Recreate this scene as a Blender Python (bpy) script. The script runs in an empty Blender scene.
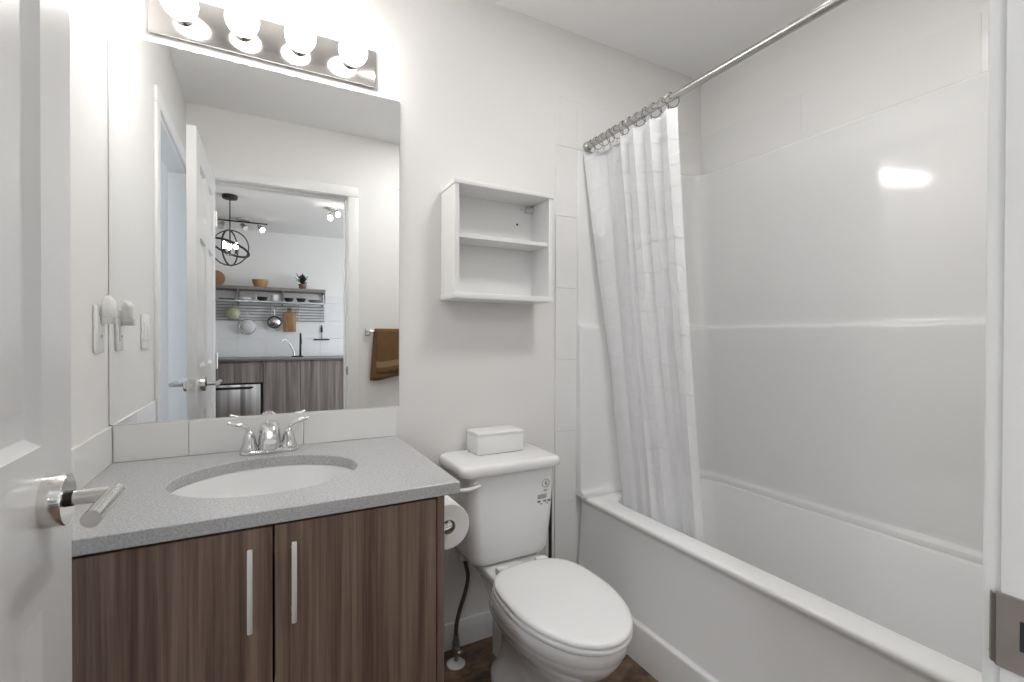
import bpy, bmesh, math, random
from mathutils import Vector, Matrix
random.seed(7)
PI = math.pi
S = bpy.context.scene
COL = S.collection

# ------------------------------------------------------------------ camera
yaw, pit, rol = 0.4919, -0.0072, 0.003
r = Vector((math.cos(yaw), -math.sin(yaw), 0)); fw = Vector((math.sin(yaw), math.cos(yaw), 0)); up = Vector((0, 0, 1))
f2 = fw*math.cos(pit) + up*math.sin(pit); u2 = up*math.cos(pit) - fw*math.sin(pit)
r3 = r*math.cos(rol) + u2*math.sin(rol); u3 = u2*math.cos(rol) - r*math.sin(rol)
cam = bpy.data.cameras.new('camera'); cam.sensor_width = 36; cam.lens = 467.39*36/1024; cam.clip_start = 0.02
co = bpy.data.objects.new('camera', cam); COL.objects.link(co)
M = Matrix((r3, u3, -f2)).transposed().to_4x4(); M.translation = Vector((0, 0, 1.174)); co.matrix_world = M
S.camera = co

# ------------------------------------------------------------------ world, lights, exposure
w = bpy.data.worlds.new('world'); S.world = w; w.use_nodes = True
nt = w.node_tree
sky = nt.nodes.new('ShaderNodeTexSky'); sky.sky_type = 'HOSEK_WILKIE'; sky.turbidity = 3; sky.sun_direction = (0.3, 0.5, 0.8)
nt.links.new(sky.outputs[0], nt.nodes['Background'].inputs[0]); nt.nodes['Background'].inputs[1].default_value = 1.0
S.view_settings.view_transform = 'Standard'; S.view_settings.look = 'None'
S.view_settings.exposure = 0.46; S.view_settings.gamma = 1.0; S.view_settings.use_curve_mapping = False
BULB = 18.5

def area(name, loc, rot, sx, sy, power, col):
    l = bpy.data.lights.new(name, 'AREA'); l.shape = 'RECTANGLE'; l.size = sx; l.size_y = sy; l.energy = power; l.color = col
    o = bpy.data.objects.new(name, l); COL.objects.link(o); o.location = loc; o.rotation_euler = rot; return o
# daylight coming in at the window openings of the two neighbouring rooms
area('bedroom_window_daylight', (-3.08, 0.3, 1.5), (0, -PI/2, 0), 1.3, 1.7, 34, (0.82, 0.90, 1.0))
area('kitchen_window_daylight', (3.08, -1.5, 1.45), (0, PI/2, 0), 1.6, 2.2, 50, (0.90, 0.95, 1.0))
# added fill light near the bathroom ceiling, no fixture there; evens the brightness
area('bathroom_fill_light', (0.97, 0.71, 2.475), (0, 0, 0), 0.26, 0.26, 6.2, (1.0, 0.985, 0.965))
area('hall_fill_light', (-0.45, -0.95, 2.475), (0, 0, 0), 0.4, 0.4, 7.0, (0.97, 0.985, 1.0))  # added hall fill, brightens the tub front through the doorway

# ------------------------------------------------------------------ materials
MATS = {}
def mat(name, col, rough=0.5, metal=0.0, spec=0.5, coat=0.0, bump=None, var=None, emit=None, trans=0.0, ior=1.45, alpha=None):
    if name in MATS: return MATS[name]
    m = bpy.data.materials.new(name); m.use_nodes = True; MATS[name] = m
    N = m.node_tree.nodes; L = m.node_tree.links; b = N['Principled BSDF']
    b.inputs['Base Color'].default_value = (*col, 1); b.inputs['Roughness'].default_value = rough
    b.inputs['Metallic'].default_value = metal; b.inputs['Specular IOR Level'].default_value = spec
    b.inputs['Coat Weight'].default_value = coat; b.inputs['Coat Roughness'].default_value = 0.05
    b.inputs['Transmission Weight'].default_value = trans; b.inputs['IOR'].default_value = ior
    if emit: b.inputs['Emission Color'].default_value = (*emit[0], 1); b.inputs['Emission Strength'].default_value = emit[1]
    tc = N.new('ShaderNodeTexCoord')
    if var is not None:                                   # (scale, amount): mottled tone
        n = N.new('ShaderNodeTexNoise'); n.inputs['Scale'].default_value = var[0]; n.inputs['Detail'].default_value = 3
        L.new(tc.outputs['Object'], n.inputs['Vector'])
        mx = N.new('ShaderNodeMix'); mx.data_type = 'RGBA'
        mx.inputs[6].default_value = (*[c*(1-var[1]) for c in col], 1); mx.inputs[7].default_value = (*[min(1, c*(1+var[1])) for c in col], 1)
        L.new(n.outputs[0], mx.inputs[0]); L.new(mx.outputs[2], b.inputs['Base Color'])
    if bump is not None:                                  # (scale, strength, distance)
        n = N.new('ShaderNodeTexNoise'); n.inputs['Scale'].default_value = bump[0]; n.inputs['Detail'].default_value = 4
        L.new(tc.outputs['Object'], n.inputs['Vector'])
        bp = N.new('ShaderNodeBump'); bp.inputs['Strength'].default_value = bump[1]; bp.inputs['Distance'].default_value = bump[2]
        L.new(n.outputs[0], bp.inputs['Height']); L.new(bp.outputs[0], b.inputs['Normal'])
    return m

def wood(name, dark, mid, light, sc=(34, 34, 1.1), rough=0.42, phase=0.0):
    m = bpy.data.materials.new(name); m.use_nodes = True
    N = m.node_tree.nodes; L = m.node_tree.links; b = N['Principled BSDF']; b.inputs['Roughness'].default_value = rough
    tc = N.new('ShaderNodeTexCoord'); mp = N.new('ShaderNodeMapping'); mp.inputs['Scale'].default_value = sc
    mp.inputs['Location'].default_value = (phase, phase*.7, phase*.3)
    L.new(tc.outputs['Object'], mp.inputs['Vector'])
    n = N.new('ShaderNodeTexNoise'); n.inputs['Scale'].default_value = 1.0; n.inputs['Detail'].default_value = 6; n.inputs['Roughness'].default_value = 0.62; n.inputs['Distortion'].default_value = 0.5
    L.new(mp.outputs[0], n.inputs['Vector'])
    mp2 = N.new('ShaderNodeMapping'); mp2.inputs['Scale'].default_value = (sc[0]*5, sc[1]*5, sc[2]*3.0); L.new(tc.outputs['Object'], mp2.inputs['Vector'])
    n2 = N.new('ShaderNodeTexNoise'); n2.inputs['Scale'].default_value = 1.0; n2.inputs['Detail'].default_value = 2; L.new(mp2.outputs[0], n2.inputs['Vector'])
    ad = N.new('ShaderNodeMath'); ad.operation = 'MULTIPLY_ADD'; ad.inputs[1].default_value = 0.35; L.new(n2.outputs[0], ad.inputs[0]); L.new(n.outputs[0], ad.inputs[2])
    cr = N.new('ShaderNodeValToRGB'); e = cr.color_ramp.elements
    e[0].position = 0.48; e[0].color = (*dark, 1); e[1].position = 0.88; e[1].color = (*light, 1)
    k = e.new(0.66); k.color = (*mid, 1)
    L.new(ad.outputs[0], cr.inputs[0]); L.new(cr.outputs[0], b.inputs['Base Color'])
    return m

def speckle(name, c0, c1, c2, rough=0.25):
    m = bpy.data.materials.new(name); m.use_nodes = True
    N = m.node_tree.nodes; L = m.node_tree.links; b = N['Principled BSDF']; b.inputs['Roughness'].default_value = rough
    tc = N.new('ShaderNodeTexCoord')
    v = N.new('ShaderNodeTexNoise'); v.inputs['Scale'].default_value = 240; v.inputs['Detail'].default_value = 2; L.new(tc.outputs['Object'], v.inputs['Vector'])
    cr = N.new('ShaderNodeValToRGB'); e = cr.color_ramp.elements
    e[0].position = 0.33; e[0].color = (*c0, 1); e[1].position = 0.72; e[1].color = (*c2, 1)
    k = e.new(0.45); k.color = (*c1, 1); k = e.new(0.6); k.color = (*[c*1.06 for c in c1], 1)
    L.new(v.outputs[0], cr.inputs[0]); L.new(cr.outputs[0], b.inputs['Base Color'])
    return m

WALL = mat('wall_paint', (0.85, 0.84, 0.825), 0.62, bump=(160, 0.06, 0.002))
CEIL = mat('ceiling_paint', (0.93, 0.925, 0.92), 0.9, bump=(90, 0.5, 0.004))
TRIM = mat('trim_paint', (0.87, 0.87, 0.865), 0.35)
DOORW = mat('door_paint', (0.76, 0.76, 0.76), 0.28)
CASE = mat('laminate_white', (0.88, 0.88, 0.875), 0.38)
TILE = mat('tile_glaze', (0.86, 0.855, 0.845), 0.14)
ACRYL = mat('acrylic_white', (0.86, 0.86, 0.855), 0.10, coat=0.3)
TUBW = mat('tub_enamel', (0.90, 0.90, 0.90), 0.12, coat=0.3)
PORC = mat('porcelain', (0.88, 0.88, 0.88), 0.08, coat=0.4)
PLAST = mat('seat_plastic', (0.88, 0.88, 0.88), 0.2)
CHROME = mat('chrome', (0.70, 0.70, 0.705), 0.07, metal=1)
LEVERM = mat('lever_nickel', (0.66, 0.65, 0.63), 0.16, metal=1)
RODM = mat('rod_metal', (0.50, 0.49, 0.475), 0.22, metal=1)
RINGM = mat('ring_metal', (0.34, 0.335, 0.33), 0.25, metal=1)
PLATEM = mat('bar_plate', (0.52, 0.505, 0.49), 0.14, metal=1)
SATIN = mat('satin_nickel', (0.70, 0.69, 0.67), 0.28, metal=1)
NICK = mat('polished_nickel', (0.80, 0.79, 0.77), 0.12, metal=1)
BRONZE = mat('strike_bronze', (0.36, 0.32, 0.29), 0.38, metal=0.85, var=(60, .12))
ALU = mat('brushed_aluminium', (0.88, 0.88, 0.87), 0.36, metal=0.45)
GLASSM = mat('mirror_silver', (0.93, 0.94, 0.94), 0.0, metal=1)
EDGE = mat('mirror_edge', (0.22, 0.24, 0.23), 0.3)
QUARTZ = speckle('quartz_grey', (0.36, 0.36, 0.365), (0.46, 0.46, 0.465), (0.60, 0.60, 0.60))
VWOOD = wood('vanity_wood', (0.100, 0.061, 0.046), (0.178, 0.118, 0.090), (0.275, 0.195, 0.152), sc=(46, 46, 1.2))
KWOOD = wood('kitchen_wood', (0.10, 0.085, 0.08), (0.20, 0.175, 0.165), (0.36, 0.325, 0.31), sc=(16, 16, 0.5))
FLOORM = wood('floor_wood', (0.045, 0.027, 0.018), (0.11, 0.066, 0.042), (0.25, 0.16, 0.10), sc=(7, 12, 9), rough=0.3)
DARK = mat('dark_gap', (0.03, 0.03, 0.03), 0.6)
BLACK = mat('black_metal', (0.025, 0.024, 0.023), 0.4, metal=0.4)
RUBBER = mat('black_rubber', (0.03, 0.03, 0.03), 0.5)
HOSE = mat('braided_hose', (0.13, 0.115, 0.10), 0.35, metal=0.7, bump=(900, 0.5, 0.001))
PAPER = mat('toilet_tissue', (0.86, 0.86, 0.85), 0.95, bump=(120, 0.15, 0.002))
CARD = mat('cardboard', (0.42, 0.34, 0.26), 0.9)
SWITCH = mat('switch_plastic', (0.86, 0.86, 0.84), 0.3)
BULBM = mat('lit_bulb', (1, 1, 1), 0.3, emit=((1.0, 0.97, 0.935), BULB))
KBULB = mat('lit_kitchen_bulb', (1, 1, 1), 0.3, emit=((1.0, 0.94, 0.87), 26))
STEEL = mat('stainless_steel', (0.62, 0.62, 0.62), 0.22, metal=1)
def brushed(name, c0, c1):
    m = bpy.data.materials.new(name); m.use_nodes = True
    N = m.node_tree.nodes; L = m.node_tree.links; p = N['Principled BSDF']; p.inputs['Metallic'].default_value = 1; p.inputs['Roughness'].default_value = 0.3
    tc = N.new('ShaderNodeTexCoord'); mp = N.new('ShaderNodeMapping'); mp.inputs['Scale'].default_value = (14, 3, 0.15); L.new(tc.outputs['Object'], mp.inputs['Vector'])
    n = N.new('ShaderNodeTexNoise'); n.inputs['Scale'].default_value = 1; n.inputs['Detail'].default_value = 3; L.new(mp.outputs[0], n.inputs['Vector'])
    cr = N.new('ShaderNodeValToRGB'); e = cr.color_ramp.elements; e[0].position = .40; e[0].color = (*c0, 1); e[1].position = .64; e[1].color = (*c1, 1)  # light and dark reflection streaks are put into the base colour
    L.new(n.outputs[0], cr.inputs[0]); L.new(cr.outputs[0], p.inputs['Base Color']); return m
BRUSHED_REFL = brushed('brushed_steel_reflections', (0.30, 0.30, 0.31), (0.80, 0.80, 0.81))
BOARDM = wood('board_wood', (0.16, 0.085, 0.035), (0.30, 0.17, 0.075), (0.46, 0.29, 0.15), sc=(30, 30, 3))
BAMBOO = mat('bamboo', (0.42, 0.25, 0.10), 0.4, var=(20, .15))
COPPER = mat('copper_wood', (0.36, 0.17, 0.075), 0.4, var=(14, .2))
LEAF = mat('dark_leaf', (0.035, 0.05, 0.035), 0.5, var=(30, .3))
TERRA = mat('clay_pot', (0.22, 0.13, 0.09), 0.7)
WARE = mat('white_ware', (0.85, 0.85, 0.84), 0.2)
BWARE = mat('black_ware', (0.03, 0.032, 0.035), 0.3)
GWARE = mat('grey_green_ware', (0.20, 0.23, 0.21), 0.4)
SHELFM = mat('grey_shelf_wood', (0.22, 0.20, 0.19), 0.5, var=(25, .15))
WIRE = mat('wire_steel', (0.45, 0.45, 0.46), 0.3, metal=0.9)
KTILE = mat('kitchen_tile', (0.84, 0.84, 0.85), 0.15)
KTOP = mat('kitchen_counter', (0.17, 0.165, 0.16), 0.3)
MESHM = mat('pale_mesh', (0.66, 0.66, 0.66), 0.5, var=(90, .25))
GREENF = mat('greenish_enamel', (0.46, 0.46, 0.31), 0.4, var=(60, .25))
CLEAR = mat('clear_glass', (0.95, 0.97, 0.97), 0.02, trans=1.0)
INK = mat('label_ink', (0.20, 0.20, 0.21), 0.6)
TOWEL = mat('towel_terry', (0.175, 0.092, 0.040), 0.95, bump=(260, 0.8, 0.004), var=(16, .25))
TBAND = mat('towel_band', (0.30, 0.19, 0.10), 0.8, bump=(400, 0.5, 0.002))

def curtain_mat():
    m = bpy.data.materials.new('curtain_fabric'); m.use_nodes = True
    N = m.node_tree.nodes; L = m.node_tree.links; b = N['Principled BSDF']
    b.inputs['Base Color'].default_value = (0.95, 0.95, 0.96, 1); b.inputs['Roughness'].default_value = 0.55
    tc = N.new('ShaderNodeTexCoord')
    wv = N.new('ShaderNodeTexWave'); wv.wave_type = 'RINGS'; wv.inputs['Scale'].default_value = 3.5; wv.inputs['Distortion'].default_value = 9; wv.inputs['Detail'].default_value = 2
    L.new(tc.outputs['Object'], wv.inputs['Vector'])
    cr = N.new('ShaderNodeValToRGB'); cr.color_ramp.elements[0].position = 0.55; cr.color_ramp.elements[1].position = 0.66; L.new(wv.outputs[1], cr.inputs[0])
    bp = N.new('ShaderNodeBump'); bp.inputs['Strength'].default_value = 0.55; bp.inputs['Distance'].default_value = 0.004
    L.new(cr.outputs[0], bp.inputs['Height']); L.new(bp.outputs[0], b.inputs['Normal'])
    t = N.new('ShaderNodeBsdfTranslucent'); t.inputs[0].default_value = (0.97, 0.97, 0.98, 1)
    mx = N.new('ShaderNodeMixShader'); mx.inputs[0].default_value = 0.30
    L.new(b.outputs[0], mx.inputs[1]); L.new(t.outputs[0], mx.inputs[2]); L.new(mx.outputs[0], N['Material Output'].inputs[0])
    return m
CURTAIN = curtain_mat()

# ------------------------------------------------------------------ mesh helpers
class B:
    def __init__(s): s.bm = bmesh.new()
    def face(s, vs, mi=0):
        try: f = s.bm.faces.new(vs); f.material_index = mi; return f
        except ValueError: return None
    def box(s, x0, x1, y0, y1, z0, z1, bev=0.0, mi=0, seg=2, mtx=None):
        t = bmesh.new(); bmesh.ops.create_cube(t, size=1)
        for v in t.verts: v.co = Vector(((x0+x1)/2 + v.co.x*(x1-x0), (y0+y1)/2 + v.co.y*(y1-y0), (z0+z1)/2 + v.co.z*(z1-z0)))
        if bev > 0: bmesh.ops.bevel(t, geom=list(t.edges), offset=bev, segments=seg, profile=0.5, affect='EDGES')
        s.merge(t, mi, mtx); return s
    def merge(s, t, mi=0, mtx=None):
        mp = {}
        for v in t.verts: mp[v] = s.bm.verts.new(mtx @ v.co if mtx is not None else v.co)
        for f in t.faces: s.face([mp[v] for v in f.verts], mi)
        t.free()
    def loft(s, secs, cap0=True, cap1=True, mi=0, closed=True):
        rows = [[s.bm.verts.new(p) for p in sec] for sec in secs]; n = len(rows[0])
        for a, b in zip(rows, rows[1:]):
            for i in range(n if closed else n-1):
                j = (i+1) % n; s.face([a[i], a[j], b[j], b[i]], mi)
        if cap0: s.face(rows[0][::-1], mi)
        if cap1: s.face(rows[-1], mi)
        return s
    def cyl(s, p0, p1, r0, r1=None, n=24, mi=0):
        return s.tube([p0, p1], [r0, r0 if r1 is None else r1], n, mi)
    def tube(s, pts, rad, n=12, mi=0, cap=True, flat=1.0):
        pts = [Vector(p) for p in pts]
        if not isinstance(rad, (list, tuple)): rad = [rad]*len(pts)
        secs = []; prev = None
        for i, p in enumerate(pts):
            if i == 0: d = pts[1]-pts[0]
            elif i == len(pts)-1: d = pts[-1]-pts[-2]
            else: d = (pts[i+1]-p).normalized() + (p-pts[i-1]).normalized()
            d.normalize()
            if prev is None:
                a = Vector((0, 0, 1)) if abs(d.z) < 0.9 else Vector((1, 0, 0)); u = d.cross(a).normalized()
            else: u = (prev - d*prev.dot(d)).normalized()
            v = d.cross(u).normalized(); prev = u
            secs.append([p + (u*math.cos(2*PI*k/n)*rad[i] + v*math.sin(2*PI*k/n)*rad[i]*flat) for k in range(n)])
        return s.loft(secs, cap, cap, mi)
    def lathe(s, prof, c, n=32, sx=1, sy=1, mi=0, axis='z', cap0=True, cap1=True):
        secs = []
        for rr, h in prof:
            row = []
            for k in range(n):
                a = 2*PI*k/n; x, y = rr*math.cos(a)*sx, rr*math.sin(a)*sy
                row.append(Vector(c) + (Vector((x, y, h)) if axis == 'z' else Vector((x, -h, y)) if axis == '-y' else Vector((x, h, y)) if axis == 'y' else Vector((h, x, y)) if axis == 'x' else Vector((-h, x, y))))
            secs.append(row)
        return s.loft(secs, cap0, cap1, mi)
    def sphere(s, c, rr, sc=(1, 1, 1), mi=0, u=24, v=16):
        t = bmesh.new(); bmesh.ops.create_uvsphere(t, u_segments=u, v_segments=v, radius=rr)
        for q in t.verts: q.co = Vector((q.co.x*sc[0], q.co.y*sc[1], q.co.z*sc[2])) + Vector(c)
        s.merge(t, mi); return s
    def torus(s, c, R, rr, rot=None, n=40, m=10, mi=0, flat=1.0):
        pts = []
        rot = rot or Matrix.Identity(3)
        rows = [[Vector(c) + rot @ Vector(((R+rr*math.cos(b))*math.cos(a), (R+rr*math.cos(b))*math.sin(a), rr*flat*math.sin(b))) for b in [2*PI*j/m for j in range(m)]] for a in [2*PI*i/n for i in range(n)]]
        rows.append(rows[0])
        vs = [[s.bm.verts.new(p) for p in row] for row in rows[:-1]]; vs.append(vs[0])
        for a, b in zip(vs, vs[1:]):
            for j in range(m): s.face([a[j], a[(j+1) % m], b[(j+1) % m], b[j]], mi)
        return s

def rrect(x0, x1, y0, y1, rad, z, n=6):
    rad = min(rad, (x1-x0)/2-1e-4, (y1-y0)/2-1e-4); out = []
    for cx, cy, a0 in ((x1-rad, y1-rad, 0), (x0+rad, y1-rad, PI/2), (x0+rad, y0+rad, PI), (x1-rad, y0+rad, 3*PI/2)):
        for k in range(n+1): a = a0 + PI/2*k/n; out.append(Vector((cx+rad*math.cos(a), cy+rad*math.sin(a), z)))
    return out

def rootloc(p):
    while p.parent: p = p.parent
    return p.location

def obj(name, b, m, parent=None, ang=35, local=False, smooth=True):
    """links a mesh builder as one mesh object; builder is in world coordinates unless local"""
    bm = b.bm
    bmesh.ops.recalc_face_normals(bm, faces=list(bm.faces))
    if parent is not None: off = Vector((0, 0, 0)) if local else rootloc(parent).copy()
    else:
        if local: off = Vector((0, 0, 0))
        else:
            xs = [v.co for v in bm.verts]
            off = Vector(((min(v.x for v in xs)+max(v.x for v in xs))/2, (min(v.y for v in xs)+max(v.y for v in xs))/2, min(v.z for v in xs)))
    for v in bm.verts: v.co -= off
    me = bpy.data.meshes.new(name); bm.to_mesh(me); bm.free()
    for f in me.polygons: f.use_smooth = smooth
    if smooth: me.set_sharp_from_angle(angle=math.radians(ang))
    for mm in (m if isinstance(m, (list, tuple)) else [m]): me.materials.append(mm)
    o = bpy.data.objects.new(name, me); COL.objects.link(o)
    if parent is not None: o.parent = parent
    else: o.location = off
    return o

def tag(o, label, cat, group=None):
    o['label'] = label; o['category'] = cat
    if group: o['group'] = group
    return o
def thing(name, label, cat, loc, group=None, rz=0.0):
    o = bpy.data.objects.new(name, None); COL.objects.link(o); o.empty_display_size = 0.05
    o.location = loc; o.rotation_euler = (0, 0, rz); return tag(o, label, cat, group)
def struct(name, b, m, label, cat, parent=None, ang=35):
    o = obj(name, b, m, parent, ang); o['kind'] = 'structure'; o['label'] = label; o['category'] = cat; return o
def dup(root, loc, label=None, group=None, rz=None):
    q = root.copy(); COL.objects.link(q); q.location = loc
    if rz is not None: q.rotation_euler = (0, 0, rz)
    if label: q['label'] = label
    if group: q['group'] = group
    for ch in list(root.children):
        c = ch.copy(); COL.objects.link(c); c.parent = q
        for g in list(ch.children): d = g.copy(); COL.objects.link(d); d.parent = c
    return q

# ------------------------------------------------------------------ dimensions
XL, XR, YB, YF, CZ = -0.371, 1.984, 1.66, 0.134, 2.487
OXL, OXR, OZ = -0.262, 0.49, 2.078          # bathroom doorway
KY, YN = -3.30, 0.02                        # kitchen wall, hall side of the doorway wall

# ------------------------------------------------------------------ setting
struct('floor', B().box(-3.1, 3.1, -3.42, 2.1, -0.12, 0.0), FLOORM, 'dark brown wood look floor', 'floor')
struct('ceiling', B().box(-3.1, 3.1, -3.42, 2.1, CZ, CZ+0.12), CEIL, 'pale textured ceiling', 'ceiling')
struct('wall_back', B().box(-0.60, 2.10, YB, YB+0.12, 0, CZ), WALL, 'off white wall behind the vanity, toilet and tub', 'wall')
struct('wall_right', B().box(XR, 2.10, YF, YB, 0, CZ), WALL, 'white wall along the far side of the tub', 'wall')
b = B(); b.box(-0.45, XL, 0.965, YB, 0, CZ); b.box(-0.45, XL, YF, 0.965, 2.09, CZ)
struct('wall_left', b, WALL, 'off white wall at the left end of the vanity', 'wall')
b = B(); b.box(-0.80, OXL-0.012, YN, YF, 0, CZ); b.box(OXR+0.012, 2.10, YN, YF, 0, CZ); b.box(OXL-0.012, OXR+0.012, YN, YF, OZ+0.012, CZ)
struct('wall_front', b, WALL, 'off white wall with the bathroom doorway seen in the mirror', 'wall')
b = B(); b.box(-3.1, 3.1, KY-0.12, KY, 0, CZ)
struct('wall_kitchen', b, WALL, 'pale kitchen wall seen through the doorway in the mirror', 'wall')
struct('wall_hall', B().box(-0.80, -0.70, -1.20, YN, 0, CZ), WALL, 'pale wall beside the hall', 'wall')
struct('wall_bedroom', B().box(-3.0, -0.45, -1.20, -1.10, 0, CZ), WALL, 'pale wall of the room left of the bathroom', 'wall')
struct('wall_rear', B().box(-3.0, -0.60, 1.98, 2.08, 0, CZ), WALL, 'far wall of the room left of the bathroom', 'wall')
struct('wall_inner', B().box(-0.60, -0.45, YB, 2.08, 0, CZ), WALL, 'short wall behind the vanity corner', 'wall')
struct('wall_outer', B().box(3.1, 3.2, YN, YN+0.1, 0, CZ).box(2.10, 3.1, YN, YN+0.1, 0, CZ), WALL, 'hall wall right of the bathroom', 'wall')
b = B()
b.box(-3.1, -3.0, KY, -0.6, 0, CZ); b.box(-3.1, -3.0, 1.2, 2.08, 0, CZ); b.box(-3.1, -3.0, -0.6, 1.2, 0, 0.8); b.box(-3.1, -3.0, -0.6, 1.2, 2.2, CZ)
struct('wall_west', b, WALL, 'outer wall with a window left of the bathroom', 'wall')
b = B()
b.box(3.0, 3.1, KY, -2.7, 0, CZ); b.box(3.0, 3.1, -0.3, YN, 0, CZ); b.box(3.0, 3.1, -2.7, -0.3, 0, 0.6); b.box(3.0, 3.1, -2.7, -0.3, 2.3, CZ)
struct('wall_east', b, WALL, 'outer wall with a window beside the kitchen', 'wall')
for nm, xx, y0, y1, z0, z1, lb in (('window_1', -3.05, -0.6, 1.2, 0.8, 2.2, 'bedroom window frame'), ('window_2', 3.05, -2.7, -0.3, 0.6, 2.3, 'kitchen window frame')):
    b = B()
    for a0, a1, c0, c1 in ((y0, y0+.05, z0, z1), (y1-.05, y1, z0, z1), (y0, y1, z0, z0+.05), (y0, y1, z1-.05, z1), ((y0+y1)/2-.02, (y0+y1)/2+.02, z0, z1)):
        b.box(xx-.025, xx+.025, a0, a1, c0, c1, .003)
    struct(nm, b, TRIM, lb, 'window')

# baseboards
b = B(); b.box(0.395, 1.094, YB-0.014, YB, 0, 0.10, 0.003)
struct('baseboard_back', b, TRIM, 'white baseboard behind the toilet', 'baseboard')
b = B(); b.box(0.575, 1.19, YF, YF+0.014, 0, 0.10, 0.003)
struct('baseboard_front', b, TRIM, 'white baseboard under the towel bar', 'baseboard')

# wall tiles around the tub
Z = [0.0, 0.166, 0.471, 0.776, 1.081, 1.386, 1.691, 1.987, 2.19]
b = B()
for z0, z1 in zip(Z, Z[1:]): b.box(1.094, 1.203, YB-0.009, YB, z0+.0004, z1-.0004, 0.0010, seg=1)
for x0, x1 in ((1.203, 1.508), (1.508, 1.813), (1.813, XR)): b.box(x0+.0004, x1-.0004, YB-0.009, YB, 1.9875, 2.19, 0.0008, seg=1)
struct('trim_1', b, TILE, 'white square wall tiles between the toilet and the tub', 'tile')
b = B()
for y0, y1 in ((YF, .6), (.6, 1.15), (1.15, YB-.009)): b.box(XR-0.009, XR, y0+.0002, y1-.0002, 1.9875, 2.19, 0.0004, seg=1)
struct('trim_2', b, TILE, 'white tile band above the tub surround on the right wall', 'tile')
b = B()
for z0, z1 in zip(Z, Z[1:]): b.box(1.094, 1.203, YF, YF+0.009, z0+.0004, z1-.0004, 0.0010, seg=1)
struct('trim_3', b, TILE, 'white tiles on the doorway wall beside the tub', 'tile')

# doorway casing and jambs
def casing_bar(b, x0, x1, y0, y1, z0, z1): b.box(x0, x1, y0, y1, z0, z1, 0.004)
b = B()
b.box(OXL-0.012, OXL, YN-.002, YF+.001, 0, OZ, 0.001); b.box(OXR, OXR+0.012, YN-.002, YF+.001, 0, OZ, 0.001); b.box(OXL-0.012, OXR+0.012, YN-.002, YF+.001, OZ, OZ+0.012, 0.001)
b.box(OXL, OXL+0.010, YN+.02, YF-.040, 0, OZ, 0.002); b.box(OXR-0.010, OXR, YN+.02, YF-.040, 0, OZ, 0.002); b.box(OXL, OXR, YN+.02, YF-.040, OZ-0.010, OZ, 0.002)
for s, yy0, yy1 in ((1, YF, YF+0.013), (-1, YN-0.013, YN)):
    b.box(OXR+0.005, OXR+0.068, yy0, yy1, 0, OZ+0.0048, 0.003); b.box(OXL-0.068, OXL-0.005, yy0, yy1, 0, OZ+0.0048, 0.003)
    b.box(OXL-0.068, OXR+0.068, yy0, yy1, OZ+0.005, OZ+0.068, 0.004)
dframe = struct('trim_4', b, TRIM, 'white casing and jambs around the bathroom doorway', 'door frame')
b = B(); b.box(OXR-0.0022, OXR-0.0002, YF-0.034, YF+0.0035, 0.928, 0.984, 0.0009, seg=1)
b.tube([(OXR-0.0012, YF+0.003, 0.935), (OXR+0.0015, YF+0.0062, 0.935), (OXR+0.0050, YF+0.0075, 0.935)], 0.0012, 8)
b.loft([[Vector((OXR-0.0022+dx, YF+0.0030+dy, z)) for z in (0.930, 0.982)] + [Vector((OXR-0.0004+dx, YF+0.0030+dy-0.0002, z)) for z in (0.982, 0.930)] for dx, dy in ((0, 0), (0.0010, 0.0026), (0.0035, 0.0042))])
b.cyl((OXR-0.0030, YF-0.022, 0.972), (OXR-0.0018, YF-0.022, 0.972), 0.0035, n=16); b.cyl((OXR-0.0030, YF-0.022, 0.940), (OXR-0.0018, YF-0.022, 0.940), 0.0035, n=16)
sp = obj('strike_plate', b, BRONZE, dframe); sp['label'] = 'brown metal strike plate on the right jamb'
b = B(); b.box(OXR-0.0026, OXR-0.0020, YF-0.026, YF-0.010, 0.946, 0.968, 0.0002, seg=1); obj('latch_hole', b, DARK, sp)

# casing of the opening in the left wall
LO0, LO1, LOZ = 0.150, 0.965, 2.09
b = B()
b.box(XL, XL+0.013, LO1+.005, LO1+.070, 0.0, LOZ+0.0048, 0.003)
b.box(XL, XL+0.013, LO0-.012, LO1+.070, LOZ+.005, LOZ+0.07, 0.003)
b.box(-0.452, XL+.001, LO1-.001, LO1+.011, 0, LOZ, 0.001); b.box(-0.452, XL+.001, LO0-.012, LO0, 0, LOZ, 0.001); b.box(-0.452, XL+.001, LO0, LO1, LOZ-0.010, LOZ+.002, 0.001)
struct('trim_5', b, TRIM, 'white casing of the opening in the left wall, seen in the mirror', 'door frame')

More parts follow.
